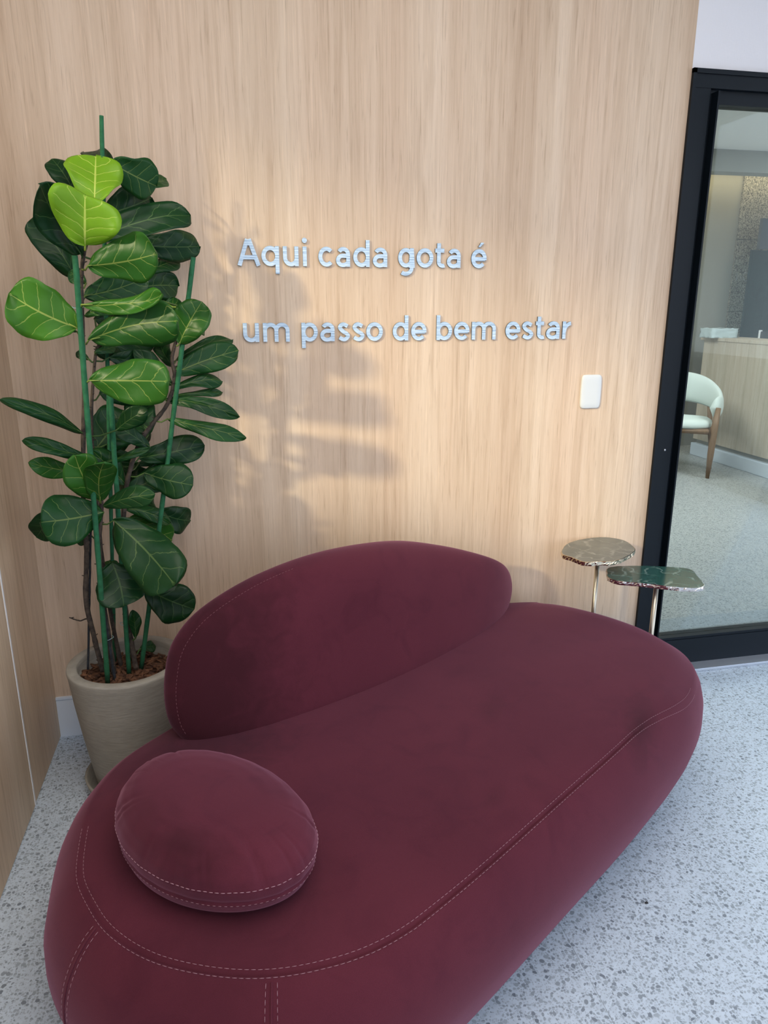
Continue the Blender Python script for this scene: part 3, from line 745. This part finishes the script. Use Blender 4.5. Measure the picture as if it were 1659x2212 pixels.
# ------------------------------------------------------------------ steel letters
def arc(cx, cy, rx, ry, a0, a1, n=22):
    return [(cx+rx*math.cos(math.radians(a0+(a1-a0)*k/n)), cy+ry*math.sin(math.radians(a0+(a1-a0)*k/n))) for k in range(n+1)]
T = .212   # stroke weight in x-heights
def glyph(ch, w):
    """centre-line strokes of a letter w wide, in x-heights; returns strokes and solid polygons"""
    h = T/2; L, R = h, w-h; X = (L+R)/2; rx = (R-L)/2; ry = .5-h+.01; cy = .5; S = []; P = []
    if ch == 'A':
        H = 1.33; S = [[(h*.9, 0), (w/2-.045, H-.0)], [(w-h*.9, 0), (w/2+.045, H-.0)], [(w*.20, .42), (w*.80, .42)]]
        P = [[(w/2-.15, H), (w/2+.15, H), (w/2, H-.35)]]
    elif ch in 'qdbpgo':
        S = [arc(X, cy, rx, ry, 0, 360, 44)]
        if ch == 'q': S.append([(R, 1), (R, -.40)])
        if ch == 'd': S.append([(R, 0), (R, 1.38)])
        if ch == 'b': S.append([(L, 0), (L, 1.38)])
        if ch == 'p': S.append([(L, 1), (L, -.36)])
        if ch == 'g': S.append([(R, 1), (R, -.02)]+arc(X-.02, -.02, rx+.02, .32, 0, -128, 18))
    elif ch == 'u': S = [[(L, 1), (L, .42)]+arc(X, .42, rx, .42-h+.01, 180, 360, 20)[1:], [(R, 0), (R, 1)]]
    elif ch in ('i',): S = [[(L, 0), (L, 1)]]; P = [[(L+.135*math.cos(a*.3142), 1.31+.135*math.sin(a*.3142)) for a in range(20)]]
    elif ch == 'c': S = [arc(X+.02, cy, rx+.02, ry, 44, 316, 34)]
    elif ch in 'eé':
        S = [[(L+.02, .48), (R+.02, .48)], [(R, .42)]+arc(X, cy, rx, ry, 0, 318, 40)]
        if ch == 'é': P = [[(X-.06, 1.12), (X+.06, 1.12), (X+.28, 1.34), (X+.10, 1.36)]]
    elif ch == 'a':
        S = [[(R, 0), (R, .62)]+arc(X+.02, .62, rx-.02, .38-h+.01, 0, 148, 16)[1:],
             [(R, .56)]+[(X, .56)]+arc(X-.02, .56-.24, rx-.02+.0, .24, 90, 270, 18)+arc(X, .30, rx, .30-h+.02, 280, 350, 8)]
    elif ch == 's':
        S = [catmull([(R-.02,.80),(X+.02,.905),(L+.10,.86),(L+.03,.73),(L+.14,.58),(X,.50),(R-.10,.42),(R,.28),(R-.10,.13),(X-.03,.09),(L,.20)], 6, False)]
    elif ch == 't': S = [[(w*.36, 1.28), (w*.36, .30)]+arc(w*.36+.22, .30, .22, .30-h+.01, 180, 300, 14)[1:], [(0.0, .90), (w*.88, .90)]]
    elif ch == 'm':
        q = (R-L)/2; S = [[(L, 0), (L, 1)]]
        for x in (L, L+q): S.append(arc(x+q/2, .60, q/2, .40-h+.01, 180, 0, 18)+[(x+q, 0)])
    elif ch == 'r': S = [[(L, 0), (L, 1)], arc(w+.02, .42, w-L+.0, .58-h, 180, 96, 12)]
    return S, P
def ribbon(pts, t):
    P = [Vector(p) for p in pts]; out = []; closed = (P[0]-P[-1]).length < 1e-4
    for i, p in enumerate(P):
        if closed: d = (P[1]-P[-2]) if i in (0, len(P)-1) else (P[i+1]-P[i-1])
        else: d = P[min(i+1, len(P)-1)]-P[max(i-1, 0)]
        d.normalize(); n = Vector((-d.y, d.x)); k = 1.0
        if 0 < i < len(P)-1:
            e = (P[i+1]-P[i]).normalized(); k = 1/max(abs(Vector((-e.y, e.x)).dot(n)), .6)
        out.append((p+n*t/2*k, p-n*t/2*k))
    return out
def make_letter(ch, x0, x1, zb, xh, label):
    w = (x1-x0)/xh; S, P = glyph(ch, w); bm = bmesh.new(); D0, D1 = -.0005, -.0075
    for si, s in enumerate(S):
        D = D1-.00004*si
        R = ribbon(s, T); F = [(bm.verts.new((a.x*xh, D, a.y*xh)), bm.verts.new((b.x*xh, D, b.y*xh)), bm.verts.new((a.x*xh, D0, a.y*xh)), bm.verts.new((b.x*xh, D0, b.y*xh))) for a, b in R]
        for A, B in zip(F, F[1:]):
            bm.faces.new((A[0], B[0], B[1], A[1])); 
            f = bm.faces.new((A[0], A[2], B[2], B[0])); f.material_index = 1
            f = bm.faces.new((A[1], B[1], B[3], A[3])); f.material_index = 1
        if (R[0][0]-R[-1][0]).length > 1e-3:
            for E_ in (F[0], F[-1]):
                f = bm.faces.new((E_[0], E_[1], E_[3], E_[2])); f.material_index = 1
    for p in P:
        A = [bm.verts.new((x*xh, D1-.0003, z*xh)) for x, z in p]; B = [bm.verts.new((x*xh, D0, z*xh)) for x, z in p]; bm.faces.new(A)
        for i in range(len(p)):
            f = bm.faces.new((A[i], A[(i+1)%len(p)], B[(i+1)%len(p)], B[i])); f.material_index = 1
    bmesh.ops.recalc_face_normals(bm, faces=bm.faces[:])
    o = obj('steel_letter', bm, M['steel'], None, False); o.data.materials.append(M['letter_side']); o.location = (x0, 0, zb)
    return tag(o, label, 'letter', 'brushed steel letters of the wall slogan')
LINES = [
 [('A','Aqui',513.4,562.4,574),('q','Aqui',565.4,603.4,575),('u','Aqui',611.7,645,575.5),('i','Aqui',654.2,662.8,576),
  ('c','cada',687.6,720.7,577),('a','cada',725.3,755.6,577),('d','cada',762.4,797.7,577.5),('a','cada',804.5,835.4,577.7),
  ('g','gota',859,892.2,578.2),('o','gota',898.6,934.4,578.7),('t','gota',938.3,960.3,578.9),('a','gota',963.6,993,579),('é','é',1016,1048.7,579.2)],
 [('u','um',526.2,560.3,740.2),('m','um',569,625.9,740),('p','passo',651.6,686.3,739.8),('a','passo',691.5,722.4,739.6),('s','passo',728.7,755.2,739.5),('s','passo',760,786.6,739.3),('o','passo',790.5,826,739),
  ('d','de',847.3,880.7,738.2),('e','de',886.8,919.5,738),('b','bem',941.2,974.6,737.2),('e','bem',979,1011.6,737),('m','bem',1017,1068.5,736.4),
  ('e','estar',1089.5,1121,735.6),('s','estar',1124,1149,735),('t','estar',1154,1173.5,734.5),('a','estar',1177,1205.6,733.8),('r','estar',1211.8,1230,733)]]
ORD = {1:'first',2:'second',3:'third',4:'fourth',5:'fifth'}
XH = 0.0582
for li, line in enumerate(LINES):
    zb = 1.5645 if li == 0 else 1.3345
    cnt = {}
    for ch, word, a, bb_, yb in line:
        cnt[word] = cnt.get(word, 0)+1
        x0, x1 = at_y(a, yb, 0).x, at_y(bb_, yb, 0).x
        pos = ORD[cnt[word]]
        lab = 'accented steel letter é alone at the end of the upper line' if ch == 'é' else (
              'tall steel capital A that opens the upper line of text' if ch == 'A' else f'steel letter {ch}, {pos} letter of the word {word} on the wood wall')
        make_letter(ch, x0, x1, zb, XH, lab)

# ------------------------------------------------------------------ blank switch plate
sx0, sx1, sz0, sz1 = 1.872, 1.948, 1.089, 1.209
n = 14; ctr = []
cxp, czp, hx, hz = (sx0+sx1)/2, (sz0+sz1)/2, (sx1-sx0)/2, (sz1-sz0)/2
for k in range(72):
    a = 2*math.pi*k/72; c, s = math.cos(a), math.sin(a)
    e = 9; r = (abs(c)**e+abs(s)**e)**(-1/e); x, z = c*r, s*r
    x *= (1+.03*(1-z*z)); ctr.append((x, z))
bm = bmesh.new(); rg = []
for sc_, dy in ((1,-.0003),(1,-.004),(.97,-.0065),(.90,-.0078),(.5,-.0086)):
    rg.append([bm.verts.new((x*hx*sc_, dy, z*hz*(1-(1-sc_)*hx/hz))) for x, z in ctr])
for A, B in zip(rg, rg[1:]):
    for i in range(72): bm.faces.new((A[i], B[i], B[(i+1)%72], A[(i+1)%72]))
bm.faces.new(rg[-1]); bmesh.ops.recalc_face_normals(bm, faces=bm.faces[:])
o = obj('wall_plate', bm, M['plate']); o.location = (cxp, 0, czp); tag(o, 'blank white plastic wall plate right of the lower text line', 'wall plate')

# ------------------------------------------------------------------ two side tables
def side_table(pts, z, thick, pole, base_r, stone, edge, label, seed):
    rnd = random.Random(seed)
    P = [at_z(x, y, z) for x, y in pts]; P = [(p.x, p.y) for p in P]
    out = resample(catmull(P, 10), 150); root = empty('side_table', (pole[0], pole[1], 0)); tag(root, label, 'side table')
    c = sum(out, Vector((0,0)))/150
    def prel(p, s): return Vector((c.x+(p.x-c.x)*s-pole[0], c.y+(p.y-c.y)*s-pole[1]))
    rough = [1+.008*noise.noise(Vector((i*.25, seed, 0)))*2 for i in range(150)]
    # stone slab top
    bm = bmesh.new(); rr = []
    for s, dz in ((.975,-thick*.8),(.985,-.004),(.984,0),(.5,0.0)):
        rr.append([bm.verts.new((*prel(p, s*(rough[i] if s > .9 else 1)), z+dz)) for i, p in enumerate(out)])
    for A, B in zip(rr, rr[1:]):
        for i in range(150): bm.faces.new((A[i], A[(i+1)%150], B[(i+1)%150], B[i]))
    bm.faces.new(rr[-1]); bm.faces.new(rr[0][::-1]); bmesh.ops.recalc_face_normals(bm, faces=bm.faces[:])
    obj('stone_top', bm, M[stone], root, False)
    # chipped metal-leaf edge
    bm = bmesh.new(); lv = ((.984,-.0005),(1.0,-.001),(1.0,-thick*.3),(1.0,-thick*.65),(.992,-thick),(.95,-thick))
    rr = []
    for j, (s, dz) in enumerate(lv):
        row = []
        for i, p in enumerate(out):
            jit = rnd.uniform(-.010,.010) if j in (2,3,4) else (rnd.uniform(-.002,.002) if j == 1 else 0)
            jz = rnd.uniform(-.003,.003) if j in (2,3) else (.002*noise.noise(Vector((i*.3, seed, 5))) if j == 4 else 0)
            row.append(bm.verts.new((*prel(p, (s*rough[i])+jit), z+dz+jz+(.0006 if j < 2 else 0))))
        rr.append(row)
    for A, B in zip(rr, rr[1:]):
        for i in range(150): bm.faces.new((A[i], A[(i+1)%150], B[(i+1)%150], B[i]))
    bm.faces.new(rr[-1]); bmesh.ops.recalc_face_normals(bm, faces=bm.faces[:])
    obj('edge_band', bm, M[edge], root, False)
    b = bmesh.new(); add_tube(b, [(0,0,.008),(0,0,z-thick+.001)], .0085, 20); obj('pole', b, M['pole'], root)
    obj('base', lathe([(0,0),(base_r,0),(base_r,.006),(base_r-.002,.008),(0,.008)], 48), M['pole'], root)
    return root
TA, TB = .604, .545
side_table([(1213,1190),(1223,1176),(1250,1166),(1300,1160),(1345,1166),(1368,1180),(1371,1190),(1350,1204),(1325,1212),(1290,1213),(1262,1214),(1235,1204),(1216,1198)],
           TA, .015, (1.906,-.160), .095, 'stone_a', 'gilt', 'taller side table with grey marble top and gilt edge beside the wood wall', 3)
side_table([(1311,1238),(1311,1228),(1330,1223),(1390,1222),(1440,1224),(1490,1229),(1508,1245),(1522,1264),(1505,1270),(1460,1268),(1410,1262),(1370,1258),(1335,1255),(1313,1247)],
           TB, .014, (2.036,-.335), .095, 'stone_b', 'silver', 'lower side table with deep green marble top and silvery chipped edge', 8)

# ------------------------------------------------------------------ things beyond the glass
# reception counter, front along x = RX
cn = empty('reception_counter', (RX, 3.0, 0)); tag(cn, 'pale wood reception counter with white plinth seen through the glass door', 'counter')
CT = 1.115
obj('front_panel', box(RX+.0, RX+.05, 1.2, 4.0, .16, CT), M['wood_counter'], cn, False, True)
obj('end_panel', box(RX+.05, RX+.34, 3.95, 4.0, .16, CT), M['wood_counter'], cn, False, True)
obj('worktop', box(RX-.01, RX+.36, 1.2, 4.05, CT, CT+.03, .003), M['wood_counter'], cn, False, True)
obj('plinth', box(RX-.02, RX+.60, 1.2, 4.0, 0, .12, .004), M['white_trim'], cn, False, True)
obj('recess', box(RX+.03, RX+.58, 1.2, 3.98, .12, .16), M['grey_wall'], cn, False, True)
obj('desk', box(RX+.05, RX+1.05, 1.2, 3.94, .72, .75), M['wood_counter'], cn, False, True)
obj('side_panel', box(RX+.34, RX+1.05, 3.94, 3.99, .16, .75), M['wood_counter'], cn, False, True)
# speckled stone cladding on the far wall
sc_ = bmesh.new()
for k in range(7):
    for j in range(4):
        x = 5.685+k*.20; add_box(sc_, x, x+.1965, RY-.02, RY-.001, j*.69+.002, j*.69+.686)
cl = obj('stone_cladding', sc_, M['speckle'], None, False); tag(cl, 'speckled stone tiles cladding the far wall behind the counter', 'wall tiles')

# package wrapped in plastic
bm = bmesh.new(); bmesh.ops.create_cube(bm, size=1); bmesh.ops.subdivide_edges(bm, edges=bm.edges[:], cuts=7, use_grid_fill=True)
for v in bm.verts:
    v.co = Vector((v.co.x*.27, v.co.y*.20, v.co.z*.085)); v.co += v.normal*.0 + Vector(noise.noise_vector(v.co*28))*.012 + Vector(noise.noise_vector(v.co*70))*.006
tp = at_y(1535, 722, 3.72)
PKG = Vector((at_y(1542, 722, 3.88).x+.05, 3.88, CT+.076))
o = obj('wrapped_package', bm, mat('clear_wrap', (.55,.64,.66), .12), None, True); o.location = PKG
for v in o.data.vertices:
    if v.co.z < -.03: v.co.z = -.044
o.location.z = CT+.03+.044
tag(o, 'crumpled clear plastic package lying on the reception counter', 'package')

# armchair facing the glass door
foot = Vector((4.655, 3.01, 0)); fdir = Vector((-.6, -.8, 0)).normalized(); rdir = Vector((.8, -.6, 0)).normalized()
crz = math.atan2(rdir.y, rdir.x)
corg = foot - rdir*.315 - fdir*.20
ch = empty('armchair', corg, crz); tag(ch, 'white upholstered chair with brown wooden legs behind the glass door', 'chair')
# local: x right, y away from viewer (seat front at -y)
def rbox(hx, hy, hz, bev, seg=4): 
    return box(-hx, hx, -hy, hy, -hz, hz, bev, seg)
b = bmesh.new(); SEG = 48; rr = []
for zz, s in ((.420,.90),(.425,.97),(.440,1.0),(.465,.98),(.485,.88),(.492,.6),(.494,.2)):
    rr.append([b.verts.new((.300*s*math.copysign(abs(math.cos(a))**.6, math.cos(a)), .235*s*math.copysign(abs(math.sin(a))**.6, math.sin(a)), zz)) for a in [2*math.pi*k/SEG for k in range(SEG)]])
for A, B in zip(rr, rr[1:]):
    for i in range(SEG): b.faces.new((A[i], A[(i+1)%SEG], B[(i+1)%SEG], B[i]))
b.faces.new(rr[-1]); b.faces.new(rr[0][::-1]); obj('seat', b, M['cream_fabric'], ch)
b = bmesh.new(); rr = []; N = 40
for k in range(N+1):
    a = math.radians(-30+240*k/N); ca_, sa_ = math.cos(a), math.sin(a)
    top = .69+.17*max(0, sa_)**1.1; bot = .50+.095*max(0, sa_)
    if k in (0, N): top, bot = (top+bot)/2+.012, (top+bot)/2-.012
    elif k in (1, N-1): top -= .015; bot += .015
    ring = []
    for q in range(12):
        t = 2*math.pi*q/12; rad = .295+.030*math.cos(t); z = (top+bot)/2+(top-bot)/2*math.sin(t)
        ring.append(b.verts.new((rad*ca_*1.15, .02+rad*.95*sa_, z)))
    rr.append(ring)
for A, B in zip(rr, rr[1:]):
    for i in range(12): b.faces.new((A[i], A[(i+1)%12], B[(i+1)%12], B[i]))
b.faces.new(rr[0]); b.faces.new(rr[-1][::-1]); bmesh.ops.recalc_face_normals(b, faces=b.faces[:]); obj('backrest', b, M['cream_fabric'], ch)
obj('seat_frame', box(-.285, .285, -.22, .22, .380, .422, .006), M['walnut'], ch)
for sx_ in (-1, 1):
    b = bmesh.new(); add_tube(b, [(sx_*.315,-.20,0),(sx_*.318,-.195,.2),(sx_*.322,-.17,.42),(sx_*.335,-.13,.60)], [.015,.026,.030,.020], 12); obj('leg', b, M['walnut'], ch)
    b = bmesh.new(); add_tube(b, [(sx_*.325,.22,0),(sx_*.31,.205,.2),(sx_*.28,.20,.42),(sx_*.25,.225,.60)], [.013,.020,.022,.015], 12); obj('leg', b, M['walnut'], ch)

# monitor at the edge of view, on the desk behind the counter front
mtop = at_y(1642, 713, 3.70)
mo = empty('computer_monitor', (mtop.x, 3.70, .75)); tag(mo, 'computer monitor with pale edge standing behind the reception counter', 'monitor')
hz_ = mtop.z-.75
obj('screen', box(-.012, .006, -.52, -.022, .10, hz_-.01, .004), mat('dark_screen', (.03,.06,.08), .25), mo)
obj('bezel', box(-.016, .012, -.022, .0, .09, hz_, .003), M['white'], mo)
obj('stand', box(-.06, .08, -.36, -.16, 0, .02, .004), M['white'], mo); obj('stand_neck', box(.012, .03, -.28, -.24, .02, .30, .003), M['white'], mo)
# tall tinted screen behind the counter
gx = at_y(1611, 630, 4.05).x
GP = empty('glass_screen', (gx, 4.05, .75)); tag(GP, 'blue-grey tinted glass screen standing behind the counter in front of the stone tiles', 'glass screen')
obj('pane', box(gx, 7.6, 4.05, 4.06, .751, at_y(1625, 540, 4.05).z), glass('tinted_screen', (.42,.56,.60), 1.6), GP, False, True)
obj('upper_panel', box(gx+.07, 7.6, 4.03, 4.07, at_y(1625, 538, 4.05).z, at_y(1640, 472, 4.05).z), mat('slate_panel', (.10,.11,.12), .6), GP, False, True)
# thin reversed letters just in front of the stone tiles
b = bmesh.new(); yq = 4.35
def stroke2(P, r=.0028): add_tube(b, [at_y(x, y, yq) for x, y in P], r, 6)
stroke2([(1590,606),(1592,590),(1591,590)]); stroke2([(1590,606),(1600,590)]); stroke2([(1600,590),(1601,606)])
stroke2([(1611.5+6.5*math.cos(a*.3142), 598+9*math.sin(a*.3142)) for a in range(21)])
o = obj('reversed_letters', b, mat('pale_letter', (.42,.44,.44), .5), None); tag(o, 'thin pale letters N and O reading backwards in front of the stone tiles', 'lettering')
# tiny dark crumb on the floor
b = bmesh.new(); bmesh.ops.create_icosphere(b, subdivisions=2, radius=.004)
for v in b.verts: v.co = Vector((v.co.x*1.3, v.co.y*.8, v.co.z*.6))*(1+.3*noise.noise(v.co*400))
o = obj('crumb', b, M['dark_base'], None); o.location = at_z(1397, 1950, .0022); tag(o, 'tiny dark crumb lying alone on the terrazzo right of the sofa', 'crumb')
